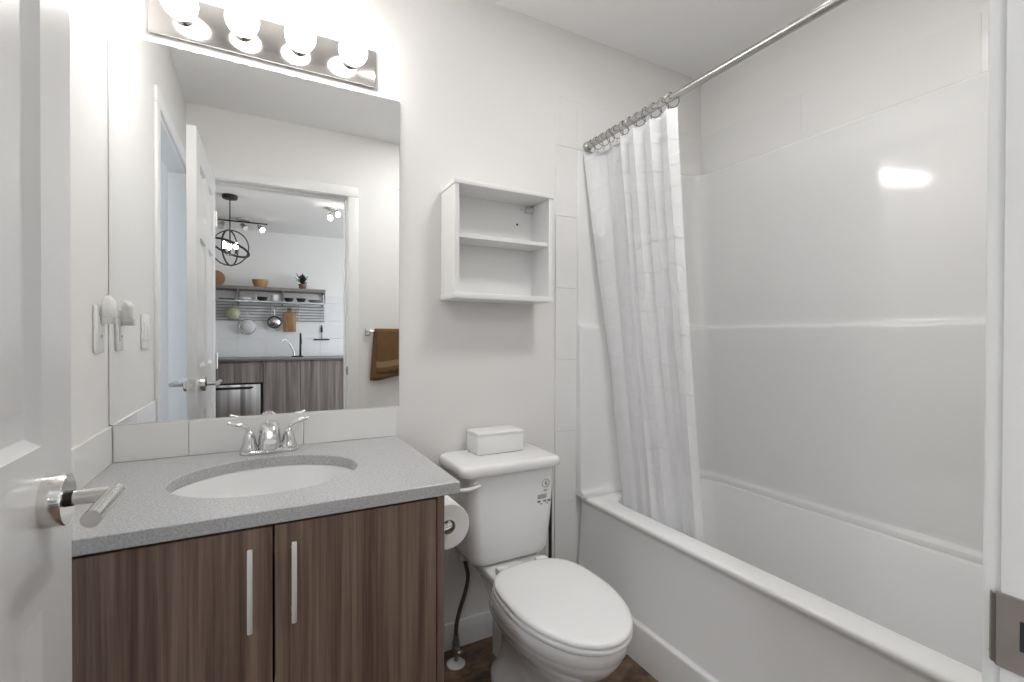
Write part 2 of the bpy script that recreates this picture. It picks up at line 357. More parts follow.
# ------------------------------------------------------------------ six panel door, swung open against the left side
DW, DH, DT = 0.748, 2.068, 0.036
def door_mesh():
    b = B(); bm = b.bm
    xs = [0, 0.110, 0.326, 0.422, 0.638, DW]
    zs = [0.0, 0.235, 0.825, 1.03, 1.615, 1.715, 1.945, DH]
    for side in (0, 1):
        y = 0.0 if side == 0 else -DT; sg = -1 if side == 0 else 1      # recess direction
        for i in range(5):
            for j in range(7):
                x0, x1, z0, z1 = xs[i], xs[i+1], zs[j], zs[j+1]
                if i in (1, 3) and j in (1, 3, 5):
                    rings = [(0, 0), (0.004, 0.005), (0.012, 0.0125), (0.020, 0.013), (0.050, 0.003), (0.054, 0.0025)]
                    secs = [[Vector((x0+k, y+sg*d, z0+k)), Vector((x1-k, y+sg*d, z0+k)), Vector((x1-k, y+sg*d, z1-k)), Vector((x0+k, y+sg*d, z1-k))] for k, d in rings]
                    b.loft(secs, False, True)
                else:
                    vs = [bm.verts.new(p) for p in ((x0, y, z0), (x1, y, z0), (x1, y, z1), (x0, y, z1))]; b.face(vs)
    for (a, c) in (((0, 0), (DW, 0)), ((DW, 0), (DW, DH)), ((DW, DH), (0, DH)), ((0, DH), (0, 0))):
        vs = [bm.verts.new(p) for p in ((a[0], 0, a[1]), (c[0], 0, c[1]), (c[0], -DT, c[1]), (a[0], -DT, a[1]))]; b.face(vs)
    bmesh.ops.remove_doubles(bm, verts=list(bm.verts), dist=1e-5)
    return b
# local frame: x runs from the hinge to the free edge
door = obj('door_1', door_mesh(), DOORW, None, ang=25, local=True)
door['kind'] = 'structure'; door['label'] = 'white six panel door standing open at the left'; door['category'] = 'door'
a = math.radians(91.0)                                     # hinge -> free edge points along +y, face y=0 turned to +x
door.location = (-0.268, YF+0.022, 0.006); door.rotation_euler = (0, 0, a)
# local +y points to -x: the room side is local y=-DT
LX, LZ = DW-0.098, 0.957
for side in (0, 1):
    y0 = -DT if side == 0 else 0.0; s = -1 if side == 0 else 1
    b = B(); b.lathe([(0.0335, 0), (0.0335, 0.020), (0.0325, 0.022), (0.012, 0.0222)], (LX, y0, LZ), 40, axis='y' if s > 0 else '-y')
    h = obj('door_handle', b, NICK, door, local=True); h['label'] = 'round rose with straight tubular lever'
    b = B(); ye = y0+s*0.068; L0 = 0.052 if s < 0 else 0.050
    b.cyl((LX, y0+s*.018, LZ), (LX, ye, LZ), 0.0095, n=24)
    b.cyl((LX+0.012, ye, LZ), (LX-0.105, ye, LZ), 0.0098, n=28)
    obj('lever', b, LEVERM, h, local=True)
    b = B(); b.cyl((LX, y0+s*.021, LZ), (LX, y0+s*.027, LZ), 0.0104, n=24); obj('collar', b, BLACK, h, local=True)
b = B(); b.box(DW-0.0002, DW+0.0014, -DT/2-0.012, -DT/2+0.012, LZ-0.028, LZ+0.028, 0.0005, seg=1); b.box(DW, DW+0.010, -DT/2-0.006, -DT/2+0.006, LZ-0.008, LZ+0.008, 0.002)
lt = obj('latch', b, SATIN, door, local=True); lt['label'] = 'small metal latch on the door edge'
for z in (0.22, 1.03, 1.84):
    b = B(); b.cyl((-0.004, -DT-0.004, z-0.045), (-0.004, -DT-0.004, z+0.045), 0.006, n=14); b.box(0, 0.03, -DT-.0012, -DT+.001, z-0.044, z+0.044)
    obj('hinge', b, SATIN, door, local=True)

# ------------------------------------------------------------------ tub and surround
tub = thing('bathtub', 'white bathtub with a stepped apron beside the toilet', 'bathtub', (1.59, 0.9, 0))
y0, y1 = YF+0.010, YB-0.010
out = [(1.195, .0), (1.195, .130), (1.1965, .136), (1.200, .140), (1.206, .1425), (1.209, .149), (1.2295, .452), (1.2285, .462), (1.2215, .470), (1.2195, .480), (1.2225, .488), (1.229, .4905)]
secs = [rrect(x, XR-0.004, y0, y1, 0.004, z, 10) for x, z in out]
secs += [rrect(1.300, 1.925, y0+.10, y1-.075, 0.10, .4905, 10), rrect(1.306, 1.920, y0+.106, y1-.082, 0.10, .489, 10), rrect(1.313, 1.914, y0+.112, y1-.090, 0.10, .482, 10),
         rrect(1.345, 1.895, y0+.20, y1-.12, 0.12, .17, 10), rrect(1.36, 1.885, y0+.22, y1-.14, 0.12, .125, 10), rrect(1.40, 1.85, y0+.26, y1-.18, 0.10, .105, 10)]
b = B(); b.loft(secs, True, True); obj('basin', b, TUBW, tub, ang=50)
b = B(); b.lathe([(0.026, 0), (0.026, .003), (0.012, .004)], (1.62, y0+.36, .106), 24); obj('drain', b, CHROME, tub)

sur = thing('tub_surround', 'glossy white moulded surround on the walls above the tub', 'tub surround', (1.59, 1.0, 0.4905))
def splan(ins, insx, rad, z):
    x0, xr, yb, yf = 1.203, XR-insx, YB-ins, YF+ins
    pts = [Vector((x0, YB-.0012, z)), Vector((x0, yb+.006, z)), Vector((x0+.002, yb+.0015, z)), Vector((x0+.007, yb, z)), Vector((x0+.05, yb, z))]
    for k in range(13): a = PI/2*(1-k/12); pts.append(Vector((xr-rad+rad*math.cos(a), yb-rad+rad*math.sin(a), z)))
    for k in range(13): a = -PI/2*k/12; pts.append(Vector((xr-rad+rad*math.cos(a), yf+rad+rad*math.sin(a), z)))
    pts += [Vector((x0+.05, yf, z)), Vector((x0+.007, yf, z)), Vector((x0+.002, yf-.0015, z)), Vector((x0, yf-.006, z)), Vector((x0, YF+.0012, z))]
    return pts
lev = [(.010, .4912), (.0595, .4912), (.0595, .508), (.057, .513), (.046, .519), (.0435, .526), (.0433, .545), (.0362, 1.197), (.036, 1.215), (.0355, 1.222), (.033, 1.227), (.019, 1.231), (.0165, 1.235), (.0150, 1.243), (.01497, 1.258), (.01353, 1.960), (.0135, 1.975), (.012, 1.984), (.0085, 1.987), (.0078, 1.987)]
b = B(); b.loft([splan(i, i + 0.036*min(1, max(0, (z-1.243)/.73)) * (1 if z < 1.9865 else min(1, (i-.0078)/.0007)), 0.085, z) for i, z in lev], False, False, closed=False); obj('shell', b, ACRYL, sur, ang=60)
# ------------------------------------------------------------------ curtain rod, rings, curtain
RX, RZ = 1.252, 2.007
rod = thing('curtain_rod', 'straight brushed metal shower curtain rod above the tub edge', 'curtain rod', (RX, 0.9, RZ))
b = B(); b.cyl((RX, YF+.004, RZ), (RX, 1.36, RZ), 0.0125, n=24); obj('tube', b, RODM, rod)
b = B(); b.cyl((RX, 1.30, RZ), (RX, YB-.014, RZ), 0.0142, n=24); obj('outer_tube', b, RODM, rod)
for yy, s in ((YB-.0095, -1), (YF+.0005, 1)):
    b = B(); b.lathe([(0.021, 0), (0.021, .010), (0.016, .020), (0.0125, .024)], (RX, yy, RZ), 24, axis='y' if s > 0 else '-y'); fl = obj('flange', b, RODM, rod)
NP = 6
def cxyz(u, v):
    """u along the rod from the wall, v from top (0) to hem (1)"""
    ya = 1.638 + (1.520-1.638)*v; yb_ = 1.150 + (1.100-1.150)*v**1.5
    k = min(1.0, max(0.0, (u-0.40)/0.10)); k = k*k*(3-2*k)                      # the right half is bunched in front
    fold = math.sin(2*PI*(u*NP + 0.10*math.sin(3*v)) + 0.6) + 0.35*math.sin(2*PI*u*NP*2 + 1.3)
    amp = (0.007 + 0.010*k)*(1-.35*v)
    big = math.sin(2*PI*(u*1.7-0.15) + 0.7*v)
    y = ya + (yb_-ya)*(u + 0.022*math.sin(4*PI*u*NP)*(1-.6*v)*k)
    x = 1.262 + 0.090*(v**1.15) + amp*fold + (0.003+0.009*v)*big - 0.030*(k-.35)*(1-.75*v) - 0.052*max(0, 1-u/.13)*max(0, 1-1.6*v)
    z = 1.967 - 0.006*math.sin(PI*((u*12) % 1.0))*(1-v)**6 + (0.445-1.967)*v + 0.005*math.sin(2*PI*u*3)*v
    return Vector((x, y, z))
NU, NV = 150, 60
b = B(); g = [[cxyz(i/NU, j/NV) for i in range(NU+1)] for j in range(NV+1)]
front = [[b.bm.verts.new(p) for p in row] for row in g]
for j in range(NV):
    for i in range(NU): b.face([front[j][i], front[j][i+1], front[j+1][i+1], front[j+1][i]])
cur = obj('shower_curtain', b, CURTAIN, None, ang=80)
md = cur.modifiers.new('thickness', 'SOLIDIFY'); md.thickness = 0.0016; md.offset = 0
tag(cur, 'white patterned shower curtain bunched at the wall end of the rod', 'shower curtain')
ring0 = None
for k in range(12):
    u = (k+0.5)/12; p = cxyz(u, 0.0)
    if ring0 is None:
        b = B(); rot = Matrix.Rotation(PI/2, 3, 'X')
        b.torus((0, 0, -0.010), 0.0255, 0.0016, rot, 28, 8)
        b.tube([(0, 0, -0.034), (0.003, 0, -0.043), (0.0, 0, -0.052), (-0.004, 0, -0.046)], 0.0014, 8)
        for sx in (-.006, 0, .006): b.sphere((sx, 0, 0.0163), 0.0028, u=10, v=8)
        ring0 = obj('curtain_ring', b, RINGM, None, local=True); rg = ring0; rg.location = (RX, p.y, RZ)
        rg.rotation_euler = (0, 0, 0.25)
    else:
        rg = ring0.copy(); COL.objects.link(rg); rg.location = (RX, p.y, RZ); rg.rotation_euler = (0, 0, random.uniform(-.5, .5))
    tag(rg, 'small metal curtain ring over the rod above the white curtain', 'curtain ring', 'shower curtain rings on the rod')

# ------------------------------------------------------------------ vanity
VX0, VX1, VF = XL+0.002, 0.387, 1.063
van = thing('vanity_cabinet', 'dark brown wood vanity cabinet with two doors under the grey counter', 'vanity', (0.0, 1.37, 0))
b = B(); b.box(VX1-.018, VX1, VF, YB-.015, 0.0, .794, .0008, seg=1); obj('side_panel', b, VWOOD, van)
b = B(); b.box(VX0, VX0+.018, VF+.022, YB-.005, 0.0, .794); obj('side_panel', b, VWOOD, van)
b = B(); b.box(VX0+.018, VX1-.018, VF+.022, YB-.01, .095, .112); b.box(VX0+.018, VX1-.018, YB-.02, YB-.012, .112, .794); b.box(VX0+.018, VX1-.018, VF+.075, VF+.09, 0, .095); obj('carcass', b, VWOOD, van)
b = B(); b.box(VX0, -0.331, VF, VF+.02, .09, .792, .0008, seg=1); obj('filler_strip', b, VWOOD, van)
for x0, x1, hx in ((-0.329, 0.0195, -0.0205), (0.0235, 0.3665, 0.058)):
    b = B(); b.box(x0, x1, VF-.001, VF+.018, .098, .790, .001, seg=1); d = obj('door', b, VWOOD, van)
    b = B(); b.box(hx-.0048, hx+.0048, VF-.032, VF-.022, .597, .760, .002)
    for zz in (.615, .742): b.cyl((hx, VF-.025, zz), (hx, VF-.001, zz), .0045, n=14)
    h = obj('handle', b, ALU, d); h['label'] = 'straight brushed metal bar pull'

# countertop with oval cut-out
CX0, CX1, CY0, CY1, CT, CB = XL+.001, 0.425, 1.058, YB-.001, .825, .7955
SX, SY, SA, SB = 0.018, 1.352, 0.214, 0.180
def rectpt(a):
    dx, dy = math.cos(a), math.sin(a)
    tx = ((CX1-SX) if dx > 0 else (CX0-SX))/dx if abs(dx) > 1e-9 else 1e9
    ty = ((CY1-SY) if dy > 0 else (CY0-SY))/dy if abs(dy) > 1e-9 else 1e9
    t = min(tx, ty); return SX+dx*t, SY+dy*t
angs = sorted(set([2*PI*k/96 for k in range(96)] + [math.atan2(y-SY, x-SX) % (2*PI) for x in (CX0, CX1) for y in (CY0, CY1)]))
def outer(z, ins=0.0):
    o = []
    for a in angs:
        x, y = rectpt(a); o.append(Vector((min(max(x, CX0+ins), CX1-ins), min(max(y, CY0+ins), CY1-ins), z)))
    return o
def inner(z, g=0.0):
    o = []
    for a in angs:
        t = math.atan2(math.sin(a)/(SB), math.cos(a)/(SA)); o.append(Vector((SX+(SA+g)*math.cos(t), SY+(SB+g)*math.sin(t), z)))
    return o
b = B(); loop = [inner(CB), inner(CT-.003), inner(CT, .003), outer(CT, .002), outer(CT-.002, 0), outer(CB+.0015, 0), outer(CB, .0015), inner(CB)]
b.loft(loop, False, False); bmesh.ops.remove_doubles(b.bm, verts=list(b.bm.verts), dist=1e-6)
ct = obj('countertop', b, QUARTZ, None, ang=30); tag(ct, 'speckled grey stone countertop with an oval sink opening', 'countertop')

sink = thing('sink', 'white oval undermount sink set in the grey countertop', 'sink', (SX, SY, CB-.16))
prof = [(1.06, CB-.0005), (1.06, CB-.012), (1.0, CB-.03), (.93, CB-.09), (.76, CB-.138), (.45, CB-.158), (.12, CB-.163), (.10, CB-.155)]
prof_in = [(.10, CB-.155), (.44, CB-.150), (.73, CB-.130), (.90, CB-.085), (.975, CB-.03), (1.0, CB-.004), (1.012, CB-.0005)]
def ell(k, z, n=72): return [Vector((SX+SA*k*math.cos(2*PI*i/n), SY+SB*k*math.sin(2*PI*i/n), z)) for i in range(n)]
b = B(); b.loft([ell(k, z) for k, z in prof[:-1]+prof_in] + [ell(1.06, CB-.0005)], False, False); obj('bowl', b, PORC, sink, ang=60)
b = B(); b.lathe([(.0, -.159), (.028, -.159), (.030, -.151), (.022, -.150), (.020, -.153), (.0005, -.152)], (SX, SY, CB), 28); obj('drain', b, CHROME, sink)

# backsplash tiles
b = B()
for x0, x1 in ((XL+.009, -.188), (-.188, .119), (.119, .4245)): b.box(x0+.0006, x1-.0006, YB-.0095, YB-.0005, CT+.0005, .9275, .0012, seg=1)
bs = obj('backsplash', b, TILE); tag(bs, 'low white tile backsplash behind the faucet, under the mirror', 'backsplash')
b = B()
for ya, yc in ((1.062, 1.355), (1.355, YB-.010)): b.box(XL+.0005, XL+.009, ya+.0006, yc-.0006, CT+.0005, .9275, .0012, seg=1)
bs2 = obj('backsplash', b, TILE); tag(bs2, 'low white tile backsplash on the left wall beside the door', 'backsplash')

# faucet
FX, FY = 0.021, 1.592
fau = thing('faucet', 'chrome two handle faucet behind the oval bathroom sink', 'faucet', (FX, FY, CT))
b = B(); b.loft([rrect(FX-.080+k, FX+.080-k, FY-.026+k, FY+.026-k, .026-k, z, 8) for k, z in ((0, CT+.0005), (0, CT+.008), (.003, CT+.013), (.010, CT+.015))]); obj('base_plate', b, CHROME, fau)
b = B()
b.tube([(FX, FY, CT+.012), (FX, FY-.001, CT+.045), (FX, FY-.008, CT+.068), (FX, FY-.026, CT+.083), (FX, FY-.050, CT+.084), (FX, FY-.075, CT+.074), (FX, FY-.100, CT+.062), (FX, FY-.112, CT+.054)],
       [.0235, .022, .021, .0195, .0175, .0155, .014, .0115], 24, flat=1.35)
obj('spout', b, CHROME, fau, ang=60)
for s in (-1, 1):
    hx = FX+s*.0525
    b = B(); b.lathe([(.025, .010), (.025, .018), (.0205, .026), (.018, .036), (.016, .050), (.0125, .060), (.0085, .067), (.0055, .071)], (hx, FY, CT), 28)
    hd = obj('handle', b, CHROME, fau, ang=50)
    b = B(); b.tube([(hx, FY, CT+.060), (hx+s*.004, FY, CT+.075), (hx+s*.014, FY-.002, CT+.086), (hx+s*.032, FY-.005, CT+.0915), (hx+s*.056, FY-.008, CT+.0985)], [.0065, .0075, .009, .0105, .0085], 16, flat=.65)
    obj('lever', b, CHROME, hd, ang=60)
b = B(); b.cyl((FX, FY+.027, CT+.010), (FX, FY+.027, CT+.075), .0025, n=10); b.sphere((FX, FY+.027, CT+.078), .0055, u=14, v=10); obj('lift_rod', b, CHROME, fau)

# mirror
mr = thing('mirror', 'large frameless wall mirror above the vanity', 'mirror', (0.03, YB-.004, .929))
MX0, MX1, MZ0, MZ1 = XL+.0015, .4325, .9290, 2.0095
def mpts(ins, y):
    o = []
    for p in rrect(MX0+ins, MX1-ins, MZ0+ins, MZ1-ins, .006, 0, 6): o.append(Vector((p.x, y, p.y)))
    return o
b = B(); b.loft([mpts(0, YB-.0008), mpts(0, YB-.0052)], True, False); obj('edge', b, EDGE, mr)
b = B(); b.loft([mpts(0, YB-.0052), mpts(.0016, YB-.0058)], False, True); obj('glass', b, GLASSM, mr, smooth=False)

# vanity light
vl = thing('vanity_light', 'chrome bar light with four lit globe bulbs above the mirror', 'light', (.033, YB, 2.028))
BX0, BX1, BZ0, BZ1, BY = -.281, .346, 2.033, 2.156, YB-.016
b = B(); b.box(BX0, BX1, BY, YB-.0005, BZ0, BZ1, .004); obj('back_plate', b, PLATEM, vl)
for xb in (-.199, -.049, .106, .262):
    b = B(); b.lathe([(.028, 0), (.027, .005), (.021, .009), (.0195, .024), (.0185, .026)], (xb, BY-.0004, 2.098), 28, axis='-y'); so = obj('socket', b, CHROME, vl)
    b = B(); b.sphere((xb, BY-.0650, 2.098), .0440, u=32, v=20); obj('bulb', b, BULBM, so)

# ------------------------------------------------------------------ wall cabinet
cb = thing('wall_cabinet', 'open white wall cabinet with one shelf above the toilet', 'cabinet', (.787, YB, 1.311))
AX0, AX1, AY, AZ0, AZ1, T = .589, .989, YB-.142, 1.317, 1.708, .016
for x0 in (AX0, AX1-T):
    b = B(); b.box(x0, x0+T, AY, YB-.0005, AZ0, AZ1, .001, seg=1); obj('side_panel', b, CASE, cb)
b = B(); b.box(AX0-.004, AX1+.004, AY-.005, YB-.0005, AZ1, AZ1+.016, .002); obj('top', b, CASE, cb)
b = B(); b.box(AX0-.003, AX1+.003, AY-.004, YB-.0005, AZ0-.006, AZ0+.014, .002); obj('bottom', b, CASE, cb)
b = B(); b.box(AX0+T, AX1-T, AY+.012, YB-.012, 1.526, 1.540, .001, seg=1); obj('shelf', b, CASE, cb)
b = B(); b.box(AX0+T, AX1-T, YB-.011, YB-.003, AZ0, AZ1); obj('back_panel', b, CASE, cb)
b = B(); b.box(AX1-T-.034, AX1-T-.001, YB-.028, YB-.0115, 1.678, 1.700, .002); b.cyl((AX1-T-.05, YB-.0112, 1.69), (AX1-T-.05, YB-.016, 1.69), .003, n=10)
hb = obj('hanging_bracket', b, SATIN, cb); hb['label'] = 'small grey hanging bracket in the upper corner'
b = B(); b.cyl((AX1-T-.068, YB-.0112, 1.628), (AX1-T-.068, YB-.0122, 1.628), .0045, n=14); sh = obj('screw_hole', b, DARK, cb); sh['label'] = 'dark screw hole in the back panel'

# ------------------------------------------------------------------ toilet
TX = 0.776
toi = thing('toilet', 'white two piece toilet with closed lid between the vanity and tub', 'toilet', (TX, 1.25, 0))
def egg(hw, yf, yb, z, cx=TX, n=48, pw=2.0, back=2.6):
    """egg outline: front end yf, back end yb, half width hw"""
    yc = yf + (yb-yf)*.56; o = []
    for k in range(n):
        a = 2*PI*k/n; c, s = math.cos(a), math.sin(a)
        p = back if s > 0 else pw
        x = hw*math.copysign(abs(c)**(2/p), c); y = (yb-yc if s > 0 else yc-yf)*math.copysign(abs(s)**(2/p), s)
        o.append(Vector((cx+x, yc+y, z)))
    return o
b = B()
b.loft([egg(.100, 1.06, 1.50, 0.0), egg(.101, 1.055, 1.50, .022), egg(.093, 1.07, 1.50, .032), egg(.074, 1.095, 1.48, .06), egg(.067, 1.105, 1.46, .12), egg(.070, 1.09, 1.46, .18),
        egg(.092, 1.03, 1.47, .225), egg(.125, .975, 1.46, .265), egg(.147, .938, 1.44, .300), egg(.158, .920, 1.42, .325), egg(.1625, .913, 1.40, .340), egg(.1635, .912, 1.395, .347), egg(.1675, .906, 1.39, .352), egg(.1685, .904, 1.385, .380), egg(.166, .908, 1.38, .388)])
obj('bowl', b, PORC, toi, ang=60)
b = B(); b.loft([rrect(TX-.050, TX+.050, 1.30, 1.52, .03, z, 6) for z in (.05, .22)] + [rrect(TX-.068, TX+.068, 1.27, 1.58, .03, .300, 6), rrect(TX-.100, TX+.100, 1.26, 1.62, .03, .352, 6), rrect(TX-.110, TX+.110, 1.26, 1.625, .03, .370, 6), rrect(TX-.110, TX+.110, 1.26, 1.625, .03, .384, 6), rrect(TX-.104, TX+.104, 1.266, 1.62, .03, .390, 6)]); obj('tank_platform', b, PORC, toi, ang=60)
b = B(); b.loft([egg(.163, .897, 1.36, .3885, back=3), egg(.1665, .891, 1.362, .393, back=3), egg(.1665, .891, 1.362, .402, back=3), egg(.164, .894, 1.36, .4060, back=3)]); obj('seat', b, PLAST, toi, ang=60)
b = B(); b.loft([egg(.156, .903, 1.352, .4064, back=3), egg(.164, .891, 1.358, .411, back=3), egg(.164, .891, 1.358, .417, back=3), egg(.159, .898, 1.353, .4225, back=3), egg(.147, .915, 1.34, .4245, back=3), egg(.10, .99, 1.29, .4265, back=3)]); obj('lid', b, PLAST, toi, ang=60)
for s in (-1, 1):
    b = B(); b.box(TX+s*.075-.022, TX+s*.075+.022, 1.352, 1.384, .390, .418, .007); obj('hinge', b, PLAST, toi)
    b = B(); b.sphere((TX+s*.092, 1.30, .026), .015, (1, 1, .9), u=16, v=10); obj('bolt_cap', b, PLAST, toi)
b = B(); b.loft([rrect(TX-.017-wd, TX-.013+wd2, yf, 1.640, rd, z, 8) for wd, wd2, yf, rd, z in ((.100, .118, 1.462, .03, .391), (.125, .146, 1.443, .045, .394), (.136, .162, 1.433, .045, .404), (.141, .171, 1.429, .045, .425), (.150, .180, 1.425, .04, .55), (.160, .186, 1.418, .04, .712))])
tank = obj('tank', b, PORC, toi, ang=60)
b = B(); b.loft([rrect(TX-.208+k, TX+.185-k, 1.394+k, 1.650-k*.5, .035, z, 8) for k, z in ((.006, .7125), (.001, .716), (0, .735), (.003, .743), (.008, .7475), (.02, .7495))]); obj('tank_lid', b, PORC, toi, ang=60)
b = B(); b.cyl((TX-.149, 1.424, .683), (TX-.149, 1.408, .683), .010, n=18)
b.tube([(TX-.141, 1.404, .684), (TX-.161, 1.402, .682), (TX-.186, 1.400, .680), (TX-.216, 1.400, .682)], [.006, .0075, .0075, .0065], 14, flat=.8); fh = obj('flush_lever', b, PLAST, toi, ang=60); fh['label'] = 'white plastic flush lever'
# printed mark on the tank front: ring with a drop, and small lines below
def tank_y(z): return 1.4178 + (z-.712)*(-.0432)
b = B(); mx, mz = TX+.124, .652
rot = Matrix.Rotation(PI/2, 3, 'X')
def dab(x0, x1, z0, z1):
    ym = tank_y((z0+z1)/2)
    b.box(x0, x1, ym-.0006, ym+.002, z0, z1)
b.torus((mx, tank_y(mz), mz), .0145, .0011, rot, 32, 6)
b.tube([(mx, tank_y(mz)-.0003, mz+.012), (mx, tank_y(mz)-.0003, mz+.004), (mx, tank_y(mz)-.0003, mz-.002), (mx, tank_y(mz)-.0003, mz-.007)], [.0006, .0045, .0065, .003], 12, flat=.12)
dab(mx-.008, mx+.008, mz-.026, mz-.0235); dab(mx-.005, mx+.005, mz-.0295, mz-.0280)
for k in range(4): dab(mx-.032, mx+.008-.005*(k % 2), mz-.042-.004*k, mz-.0400-.004*k)
for x0 in (-.032, -.008, .010): dab(mx+x0, mx+x0+.012, mz-.068, mz-.061)
for x0 in (-.022, .003): dab(mx+x0, mx+x0+.010, mz-.075, mz-.072)
lbm = obj('printed_mark', b, INK, tank); lbm['label'] = 'small dark ring, drop and lines of print'

# box on the tank
bx = thing('storage_box', 'small white lidded box on the toilet tank', 'box', (.772, 1.575, .7500))
b = B(); b.box(.681, .869, 1.527, 1.633, .7500, .817, .004, seg=2); obj('body', b, CASE, bx)
b = B(); b.box(.680, .870, 1.526, 1.634, .8173, .829, .003, seg=2); obj('lid', b, CASE, bx)

# water supply
ws = thing('supply_valve', 'toilet water supply hose rising from a floor valve beside the vanity', 'water supply', (.615, 1.567, 0))
b = B(); b.lathe([(.033, 0.0005), (.033, .004), (.024, .011), (.010, .014)], (.615, 1.567, 0), 32); obj('floor_flange', b, WARE, ws)
b = B(); b.cyl((.615, 1.567, .012), (.615, 1.567, .075), .008, n=14); b.cyl((.615, 1.567, .050), (.615, 1.567, .085), .0125, n=16); b.cyl((.615, 1.567, .062), (.615, 1.535, .062), .0075, n=12); b.sphere((.615, 1.528, .062), .014, (1, .5, .75), u=16, v=10); b.cyl((.615, 1.567, .085), (.615, 1.567, .108), .010, n=6); obj('valve', b, BRONZE, ws)
b = B(); ctl = [(.615, 1.567, .100), (.617, 1.568, .14), (.632, 1.572, .19), (.655, 1.575, .25), (.664, 1.575, .30), (.655, 1.570, .345), (.645, 1.565, .375)]
pts = []
for i in range(len(ctl)-1):
    p0, p1, p2, p3 = [Vector(ctl[min(max(i+k, 0), len(ctl)-1)]) for k in (-1, 0, 1, 2)]
    for t in (0, .25, .5, .75):
        pts.append(.5*((2*p1)+(-p0+p2)*t+(2*p0-5*p1+4*p2-p3)*t*t+(-p0+3*p1-3*p2+p3)*t**3))
pts.append(Vector(ctl[-1])); b.tube(pts, .0074, 14); obj('hose', b, HOSE, ws, ang=60)
b = B(); b.cyl((.645, 1.565, .372), (.645, 1.565, .392), .015, n=8); obj('coupling_nut', b, WARE, ws)

# toilet brush behind the toilet
tb = thing('toilet_brush', 'thin black handled brush standing behind the toilet by the tile edge', 'toilet brush', (1.035, 1.600, 0))
b = B(); b.lathe([(.034, .0005), (.036, .01), (.032, .10), (.034, .112), (.030, .112), (.028, .02)], (1.035, 1.600, 0), 28); obj('holder', b, RUBBER, tb)
b = B(); b.cyl((1.040, 1.605, .02), (1.040, 1.605, .60), .007, n=14); b.sphere((1.040, 1.605, .60), .0085, u=14, v=10); obj('handle', b, RUBBER, tb)

# toilet paper
RXC, RZC = .466, .648
tph = thing('paper_holder', 'chrome toilet paper holder on the side of the vanity', 'paper holder', (VX1, 1.24, RZC))
b = B(); b.lathe([(.020, .0005), (.020, .006), (.012, .009)], (VX1, 1.222, RZC-.006), 22, axis='x')
b.tube([(VX1+.004, 1.222, RZC-.006), (VX1+.02, 1.224, RZC-.005), (RXC-.012, 1.230, RZC-.001), (RXC-.002, 1.233, RZC), (RXC, 1.240, RZC), (RXC, 1.365, RZC)], [.011, .0105, .0095, .009, .0085, .0085], 16, flat=1.0); b.sphere((RXC, 1.365, RZC), .009, u=14, v=10); obj('arm', b, CHROME, tph, ang=60)
tpr = thing('toilet_paper', 'white toilet paper roll on the holder beside the vanity', 'toilet paper', (RXC, 1.30, RZC-.064))
RR = .064; n = 48
def ring(rr, y, cz=RZC-.0107): return [Vector((RXC+rr*math.cos(2*PI*k/n), y, cz+rr*math.sin(2*PI*k/n))) for k in range(n)]
b = B(); b.loft([ring(.0205, 1.247), ring(RR-.002, 1.247), ring(RR, 1.249), ring(RR, 1.349), ring(RR-.002, 1.351), ring(.0205, 1.351)], False, False); obj('sheets', b, PAPER, tpr)
b = B(); b.loft([ring(.020, 1.2465), ring(.0205, 1.2465), ring(.0205, 1.3515), ring(.020, 1.3515), ring(.019, 1.3515), ring(.019, 1.2465), ring(.020, 1.2465)], False, False); obj('core', b, CARD, tpr)

# ------------------------------------------------------------------ switches on the left wall
ol = thing('wall_outlet', 'white outlet plate on the left wall beside the mirror', 'outlet', (XL, 1.556, 1.132))
b = B(); b.box(XL+.0004, XL+.0065, 1.518, 1.594, 1.132, 1.253, .003); obj('cover_plate', b, SWITCH, ol)
b = B(); b.box(XL+.006, XL+.009, 1.539, 1.573, 1.160, 1.226, .002); rc = obj('receptacle', b, SWITCH, ol)
for yy in (1.551, 1.561):
    b = B(); b.box(XL+.0088, XL+.0094, yy-.0008, yy+.0008, 1.170, 1.178); obj('slot', b, DARK, rc)
nl = thing('night_light', 'white plug in night light in the outlet beside the mirror', 'night light', (XL+.01, 1.556, 1.198))
b = B(); b.loft([rrect(XL+.0098, XL+.040-k, 1.542+k*.3, 1.572-k*.3, .006, z, 6) for k, z in ((.003, 1.206), (0, 1.209), (0, 1.224), (.002, 1.225))]); obj('base', b, SATIN, nl)  # shade on the lower part is put into this grey material
b = B(); b.loft([rrect(XL+.0102+k*.3, XL+.038-k, 1.543+k*.7, 1.571-k*.7, .010, z, 6) for k, z in ((.002, 1.2252), (0, 1.229), (0, 1.258), (.003, 1.269), (.008, 1.276), (.013, 1.279))]); obj('shade', b, SWITCH, nl, ang=60)
sw = thing('light_switch', 'white double switch plate on the left wall seen only in the mirror', 'light switch', (XL, 1.212, 1.13))
b = B(); b.box(XL+.0004, XL+.0065, 1.154, 1.270, 1.130, 1.252, .003); obj('cover_plate', b, SWITCH, sw)
for yy in (1.189, 1.235):
    b = B(); b.box(XL+.006, XL+.0105, yy-.0165, yy+.0165, 1.158, 1.224, .0025); obj('rocker', b, SWITCH, sw)

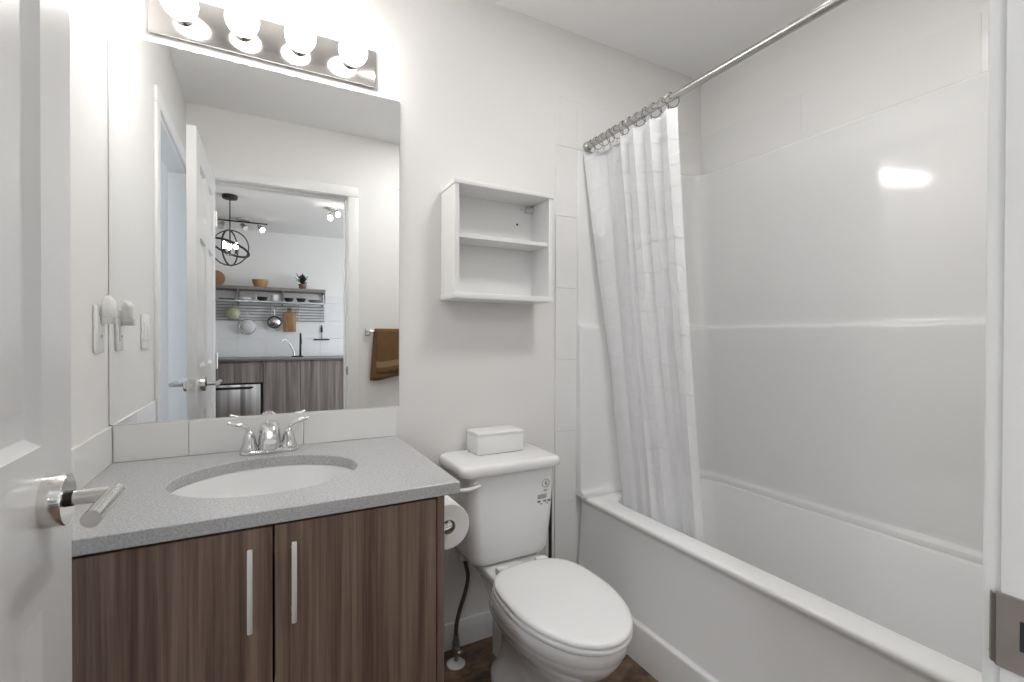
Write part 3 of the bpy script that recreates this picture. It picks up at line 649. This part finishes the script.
# ------------------------------------------------------------------ towel bar and towel on the doorway wall
bar = thing('towel_bar', 'chrome towel bar on the doorway wall, seen in the mirror', 'towel bar', (.86, YF, 1.20))
TY = YF+.030
for xx in (.615, 1.05):
    b = B(); b.box(xx-.016, xx+.016, YF+.0005, YF+.010, 1.186, 1.236, .003); b.box(xx-.010, xx+.010, YF+.009, TY+.009, 1.202, 1.222, .003); obj('bracket', b, CHROME, bar)
b = B(); b.cyl((.612, TY, 1.212), (1.053, TY, 1.212), .0075, n=18); obj('rail', b, CHROME, bar)
tw = thing('towel', 'brown folded towel with a woven band over the towel bar', 'towel', (.78, TY, .93))
def towel_part(x0, x1, zf, zb, off, flare, band, nm):
    b = B(); th = .010; R = .0085+off
    path = []
    for k in range(13): path.append((R+.0055*(k/12)*1.6, zf+(1.212-zf)*k/12, 1-k/12))
    arc = [(R*math.cos(PI*k/10), 1.212+R*math.sin(PI*k/10), 0) for k in range(1, 10)]
    front = [(R+.006*(1-k/14), zf+(1.212-zf)*k/14) for k in range(15)]
    back = [(-R-.006*(k/14), 1.212-(1.212-zb)*k/14) for k in range(15)]
    line = front + [(a, z) for a, z, _ in arc] + back
    NX = 20; vs = []
    for j, (dy, z) in enumerate(line):
        d = max(0, 1.212-z)
        row = []
        for i in range(NX+1):
            u = i/NX; x = x0+(x1-x0)*u - flare*d*(1-u)*1.0 + .05*flare*d*u
            wv = .004*math.sin(u*9+z*6)*min(1, d*6); zz = z - (.012*math.sin(u*5+1)*d/.28)
            row.append(b.bm.verts.new((x, TY+dy+wv*(1 if dy > 0 else .4), zz)))
        vs.append(row)
    for j in range(len(line)-1):
        zc = (line[j][1]+line[j+1][1])/2; isb = band and j < 14 and .985 < zc < 1.02
        for i in range(NX): b.face([vs[j][i], vs[j][i+1], vs[j+1][i+1], vs[j+1][i]], 1 if isb else 0)
    o = obj(nm, b, [TOWEL, TBAND], tw, ang=70); m = o.modifiers.new('thickness', 'SOLIDIFY'); m.thickness = .005; m.offset = 0
    return o
towel_part(.652, .905, .905, .90, .001, .07, False, 'inner_layer')
towel_part(.660, .915, .945, .99, .0085, -.01, True, 'outer_layer')

# ------------------------------------------------------------------ kitchen seen in the mirror
kc = thing('kitchen_cabinet', 'grey brown wood base cabinet under the kitchen sink', 'cabinet', (.60, -3.0, 0))
b = B(); b.box(.016, 1.30, -3.28, -2.722, .10, .900); b.box(.016, 1.30, -3.28, -2.78, 0, .10); obj('carcass', b, KWOOD, kc)
for x0, x1 in ((.018, .398), (.402, .782), (.786, 1.298)):
    b = B(); b.box(x0, x1, -2.722, -2.702, .105, .896, .0015, seg=1); obj('door', b, KWOOD, kc)
kd = thing('drawer_cabinet', 'grey brown wood drawer cabinet above the stainless dishwasher', 'cabinet', (-.30, -3.0, .655))
b = B(); b.box(-.63, .012, -3.28, -2.722, .655, .900); obj('carcass', b, KWOOD, kd)
b = B(); b.box(-.63, .010, -2.722, -2.702, .660, .884, .0015, seg=1); obj('drawer', b, KWOOD, kd)
dw = thing('dishwasher', 'stainless steel dishwasher front under the wood drawer in the mirror', 'dishwasher', (-.30, -3.0, 0))
b = B(); b.box(-.62, .010, -3.28, -2.735, 0, .650); obj('body', b, DARK, dw)
b = B(); b.box(-.600, -.012, -2.735, -2.700, .12, .640, .006); dd = obj('door', b, BRUSHED_REFL, dw)
b = B(); b.loft([[Vector((-.500+k, -2.699-yo, .612-z)) for k in ()] or [Vector((x, -2.6995-yo, .600+zz)) for x, zz in ((-.50, .016), (-.09, .016), (-.075, .006), (-.11, -.012), (-.48, -.012), (-.515, .006))] for yo in (0, .004)]); obj('handle_pocket', b, BLACK, dd)
b = B(); b.box(-.66, 1.30, KY+.010, -2.675, .902, .9245, .002)
tag(obj('kitchen_counter', b, KTOP), 'grey kitchen countertop seen through the doorway in the mirror', 'countertop')
b = B(); nr = 4; zt = [.926, 1.155, 1.385, 1.615]
for j in range(3):
    for i in range(8): b.box(-1.20+i*.3125+.001, -1.20+(i+1)*.3125-.001, KY+.0005, KY+.009, zt[j]+.001, zt[j+1]-.001, .0015, seg=1)
for i in (6, 7): b.box(-1.20+i*.3125+.001, -1.20+(i+1)*.3125-.001, KY+.0005, KY+.009, 1.616, 1.715, .0015, seg=1)
tag(obj('kitchen_backsplash', b, KTILE), 'white tiled kitchen backsplash in the mirror', 'backsplash')

# shelf with rail rack
sf = thing('kitchen_shelf', 'grey wall shelf with a wire rack below it on the kitchen wall', 'shelf', (0, KY, 1.37))
b = B(); b.box(-.95, .715, KY+.0005, -3.02, 1.735, 1.772, .003); obj('top_board', b, SHELFM, sf)
b = B()
for yy in (-3.03, -3.08, -3.13, -3.18, -3.23): b.cyl((-.95, yy, 1.592), (.712, yy, 1.592), .0045, n=8)
b.box(-.95, .712, -3.034, -3.022, 1.582, 1.606, .002); obj('rack_shelf', b, WIRE, sf)
b = B()
for k in range(6): b.cyl((-.95, -3.262, 1.378+k*.036), (.735, -3.262, 1.378+k*.036), .0055, n=8)
for xx in (-.6, -.25, .10, .42, .725): b.cyl((xx, -3.268, 1.37), (xx, -3.268, 1.60), .005, n=8)
obj('hanging_rail', b, WIRE, sf)
for xx in (-.60, -.245, .232, .705):
    b = B(); b.box(xx-.008, xx+.008, KY+.010, KY+.022, 1.57, 1.735); b.box(xx-.007, xx+.007, KY+.02, -3.04, 1.720, 1.735); b.box(xx-.007, xx+.007, -3.046, -3.034, 1.600, 1.735); obj('bracket', b, SHELFM, sf)

def bowl_mesh(c, r0, r1, h):
    b = B(); t = .006
    b.lathe([(r0, 0), (r0+(r1-r0)*.45, h*.35), (r1, h), (r1-t, h), (r0+(r1-r0)*.45-t, h*.38), (r0*.8, t)], c, 28); return b
ST = 1.7722
tag(obj('bamboo_bowl', bowl_mesh((-.013, -3.14, ST), .060, .092, .092), BAMBOO, ang=60), 'tan bowl on the top kitchen shelf', 'bowl')
b = B(); b.lathe([(.001, 0), (.09, .002), (.094, .010), (.09, .018), (.001, .020)], (-.475, -3.22, ST+.0945), 36, axis='y'); 
tag(obj('wooden_plate', b, COPPER, ang=60), 'brown round plate standing on the top shelf beside the open door', 'plate')
pl = thing('potted_plant', 'small dark leafy plant in a pot on the top kitchen shelf', 'plant', (.456, -3.14, ST))
b = B(); b.lathe([(.036, 0), (.048, .062), (.050, .066), (.045, .066), (.040, .05)], (.456, -3.14, ST), 24); obj('pot', b, TERRA, pl)
b = B()
for k in range(44):
    a = random.uniform(0, 2*PI); el = random.uniform(-.1, 1.4); Lf = random.uniform(.055, .10)
    base = Vector((.456, -3.14, ST+.066)) + Vector((random.uniform(-.02, .02), random.uniform(-.02, .02), random.uniform(0, .06)))
    d = Vector((math.cos(a)*math.cos(el), math.sin(a)*math.cos(el), math.sin(el)+.1)); sd = d.cross(Vector((0, 0, 1))).normalized() if abs(d.z) < .98 else Vector((1, 0, 0)); nn = sd.cross(d).normalized()
    b.loft([[base+d*Lf*t+sd*wd, base+d*Lf*t+nn*.003, base+d*Lf*t-sd*wd, base+d*Lf*t-nn*.003] for t, wd in ((0, .003), (.4, .014), (.75, .011), (1, .001))])
obj('foliage', b, LEAF, pl)

RS = 1.5968+.0095
def disc(c, r_, h, m, nm, lab, cat, group=None):
    b = B(); b.lathe([(r_*.55, 0), (r_*.8, h*.3), (r_, h), (r_-.004, h), (r_*.75, h*.45), (r_*.5, .004)], c, 28); return tag(obj(nm, b, m, ang=60), lab, cat, group)
b = B(); b.box(-.44, -.275, -3.20, -3.05, RS, RS+.018, .006); tag(obj('serving_tray', b, BWARE), 'flat dark tray at the left of the wire rack shelf', 'tray')
disc((-.183, -3.12, RS), .085, .034, WARE, 'serving_bowl', 'wide low white bowl on the wire rack shelf', 'bowl')
b = B(); b.lathe([(.022, 0), (.028, .075), (.026, .075), (.020, .006)], (-.065, -3.10, RS), 20); tag(obj('drinking_glass', b, CLEAR, ang=60), 'clear glass between the white bowl and black bowl', 'glass')
disc((.010, -3.12, RS), .058, .052, BWARE, 'cereal_bowl', 'black bowl left of the white cup on the rack shelf', 'bowl')
mg = thing('mug', 'white cup on the kitchen rack shelf', 'mug', (.140, -3.11, RS))
b = B(); b.lathe([(.034, 0), (.042, .01), (.044, .082), (.040, .082), (.038, .012)], (.140, -3.11, RS), 26); obj('body', b, WARE, mg, ang=60)
b = B(); b.torus((.140+.046, -3.11, RS+.043), .020, .0045, Matrix.Rotation(PI/2, 3, 'X'), 20, 8); obj('handle', b, WARE, mg)
disc((.300, -3.12, RS), .056, .050, BWARE, 'cereal_bowl', 'black bowl just right of the shelf bracket above the cutting board', 'bowl')
disc((.438, -3.12, RS), .057, .050, BWARE, 'cereal_bowl', 'black bowl below the potted plant on the rack shelf', 'bowl')
disc((.605, -3.12, RS), .088, .036, GWARE, 'serving_dish', 'grey green dish at the right end of the rack shelf', 'dish')

def hanger(b, x, ztop, zbot): b.tube([(x, -3.262, ztop), (x, -3.245, ztop+.012), (x, -3.228, ztop), (x, -3.222, zbot)], .004, 8)
co_ = thing('colander', 'greenish round colander hanging on the rail near the open door', 'colander', (-.308, -3.22, 1.38))
b = B(); b.lathe([(.075, 0), (.080, .006), (.068, .03), (.04, .050), (.002, .056), (.002, .052), (.04, .046), (.064, .028), (.074, .004)], (-.308, -3.235, 1.460), 32, axis='y'); obj('bowl', b, GREENF, co_, ang=60)
b = B(); hanger(b, -.308, 1.562, 1.53); obj('handle', b, WIRE, co_)
sv = thing('skimmer', 'pale round mesh skimmer hanging between the colander and small strainer', 'strainer', (-.147, -3.22, 1.21))
b = B(); b.torus((-.147, -3.222, 1.300), .088, .005, Matrix.Rotation(PI/2, 3, 'X'), 36, 8); obj('rim', b, STEEL, sv)
b = B(); b.lathe([(.086, 0), (.07, .015), (.04, .026), (.002, .030), (.002, .027), (.04, .023), (.07, .012), (.086, -.003)], (-.147, -3.222, 1.300), 32, axis='y'); obj('mesh_bowl', b, MESHM, sv, ang=60)
b = B(); hanger(b, -.147, 1.490, 1.386); obj('handle', b, STEEL, sv)
sv2 = thing('small_strainer', 'small dark rimmed strainer hanging beside the cutting board', 'strainer', (.140, -3.22, 1.28))
b = B(); b.torus((.140, -3.222, 1.358), .072, .006, Matrix.Rotation(PI/2, 3, 'X'), 36, 8); obj('rim', b, BLACK, sv2)
b = B(); b.lathe([(.070, 0), (.05, .018), (.002, .028), (.002, .025), (.05, .015), (.070, -.003)], (.140, -3.222, 1.358), 32, axis='y'); obj('mesh_bowl', b, STEEL, sv2, ang=60)
b = B(); hanger(b, .140, 1.525, 1.428); obj('handle', b, STEEL, sv2)
cbd = thing('cutting_board', 'brown wooden cutting board hanging from the kitchen rail', 'cutting board', (.312, -3.22, 1.24))
b = B(); b.box(.238, .386, -3.238, -3.220, 1.240, 1.478, .005); b.box(.285, .339, -3.238, -3.220, 1.470, 1.545, .006); obj('board', b, BOARDM, cbd)
b = B(); b.cyl((.312, -3.2395, 1.520), (.312, -3.2185, 1.520), .012, n=18); obj('hang_hole', b, DARK, cbd)
b = B()
for ang0 in (0,):
    b.tube([(.312, -3.262, 1.560), (.312, -3.245, 1.572), (.312, -3.214, 1.566), (.312, -3.212, 1.53)], .003, 8)
obj('hook', b, WIRE, cbd)

kf = thing('kitchen_faucet', 'black kitchen faucet with a tall spring spout behind the counter', 'faucet', (.402, -3.12, .925))
b = B(); b.loft([rrect(.335, .465, -3.16, -3.09, .03, z, 6) for z in (.9255, .940)]); obj('base_plate', b, BLACK, kf)
b = B(); b.tube([(.430, -3.12, .94), (.430, -3.12, 1.10), (.432, -3.10, 1.17), (.428, -3.06, 1.215), (.424, -3.01, 1.20), (.424, -2.985, 1.14), (.424, -2.98, 1.09)], [.014, .012, .011, .011, .011, .013, .015], 14); obj('spout', b, BLACK, kf, ang=60)
b = B(); b.tube([(.355, -3.12, .94), (.355, -3.12, .985), (.330, -3.10, 1.05), (.285, -3.07, 1.125), (.240, -3.05, 1.150), (.215, -3.04, 1.120)], [.012, .011, .008, .007, .007, .007], 12); obj('filter_spout', b, CHROME, kf, ang=60)
tp = thing('wall_hook_rail', 'small black rail with a hook on the tiles right of the kitchen faucet', 'hook', (.695, KY, 1.13))
b = B(); b.box(.600, .790, KY+.0092, KY+.030, 1.134, 1.150, .003); obj('rail', b, BLACK, tp)
b = B(); b.box(.686, .708, KY+.0092, KY+.030, 1.235, 1.305, .005); b.cyl((.697, KY+.02, 1.15), (.697, KY+.02, 1.24), .003, n=8); b.sphere((.697, KY+.025, 1.318), .010, u=12, v=8); obj('hook', b, BLACK, tp)

# pendant
PX, PY, PZ, PR = -.258, -1.76, 2.000, .162
pd = thing('pendant_lamp', 'black globe cage pendant lamp on the hall ceiling in the mirror', 'lamp', (PX, PY, PZ-PR))
b = B(); b.lathe([(.030, -.040), (.060, -.034), (.064, -.022), (.064, -.0005)], (PX, PY, CZ), 28); obj('canopy', b, BLACK, pd)
b = B(); b.cyl((PX, PY, PZ+PR-.005), (PX, PY, CZ-.035), .005, n=10); obj('stem', b, BLACK, pd)
for rx, rz_, tr_ in ((PI/2, .35, .006), (PI/2, .35+PI/2, .0075), (.40, 1.0, .0105)):
    b = B(); b.torus((PX, PY, PZ), PR, tr_, Matrix.Rotation(rz_, 3, 'Z') @ Matrix.Rotation(rx, 3, 'X'), 48, 8); obj('cage_ring', b, BLACK, pd)
b = B(); b.cyl((PX, PY, PZ-.07), (PX, PY, PZ+PR), .006, n=10)
for k in range(3):
    a = 2*PI*k/3+.4; b.tube([(PX, PY, PZ-.06), (PX+.03*math.cos(a), PY+.03*math.sin(a), PZ-.07), (PX+.055*math.cos(a), PY+.055*math.sin(a), PZ-.05)], .004, 8); b.cyl((PX+.055*math.cos(a), PY+.055*math.sin(a), PZ-.055), (PX+.055*math.cos(a), PY+.055*math.sin(a), PZ-.015), .011, n=12)
arm = obj('candle_arm', b, BLACK, pd)
for k in range(3):
    a = 2*PI*k/3+.4; b = B(); b.sphere((PX+.055*math.cos(a), PY+.055*math.sin(a), PZ+.018), .019, (1, 1, 1.75), u=16, v=12); obj('bulb', b, KBULB, arm)

# track light and spot cluster
tr = thing('track_light', 'three head track light on the kitchen ceiling behind the pendant', 'light', (-.18, -2.70, 2.38))
b = B(); b.lathe([(.05, -.028), (.066, -.022), (.066, -.0005)], (-.181, -2.70, CZ), 28); obj('canopy', b, SATIN, tr)
b = B(); b.cyl((-.58, -2.70, 2.452), (.06, -2.70, 2.452), .008, n=12); b.cyl((-.181, -2.70, 2.45), (-.181, -2.70, 2.47), .008, n=10); obj('bar', b, BLACK, tr)
for xx, dx in ((-.376, -.02), (-.185, .03), (-.020, .03)):
    b = B(); b.cyl((xx, -2.70, 2.448), (xx, -2.70, 2.415), .006, n=10); b.tube([(xx-dx*.3, -2.715, 2.425), (xx+dx, -2.66, 2.375)], [.020, .034], 20); sp_ = obj('spot_head', b, SATIN, tr)
    b = B(); b.lathe([(.026, 0), (.026, .004)], (0, 0, 0), 16)
    d = (Vector((xx+dx, -2.66, 2.375))-Vector((xx-dx*.3, -2.715, 2.425))).normalized(); q = Vector((0, 0, 1)).rotation_difference(d); c = Vector((xx+dx, -2.66, 2.375))
    for v in b.bm.verts: v.co = q @ v.co + c
    obj('bulb', b, KBULB if xx > -.1 else WARE, sp_)
sc_ = thing('ceiling_spotlight', 'two bulb ceiling spotlight near the right jamb in the mirror', 'light', (.645, -1.78, 2.36))
b = B(); b.lathe([(.045, -.024), (.058, -.018), (.058, -.0005)], (.646, -1.78, CZ), 28); obj('canopy', b, SATIN, sc_)
for xx, zz, yy in ((.612, 2.372, -1.72), (.688, 2.418, -1.74)):
    b = B(); b.tube([(.646, -1.78, 2.465), (xx, yy-.03, zz+.045)], .006, 10); b.tube([(xx, yy-.035, zz+.05), (xx, yy-.01, zz+.012)], [.014, .030], 18); hd = obj('spot_head', b, SATIN, sc_)
    b = B(); b.sphere((xx, yy, zz), .023, u=18, v=12); obj('bulb', b, KBULB, hd)
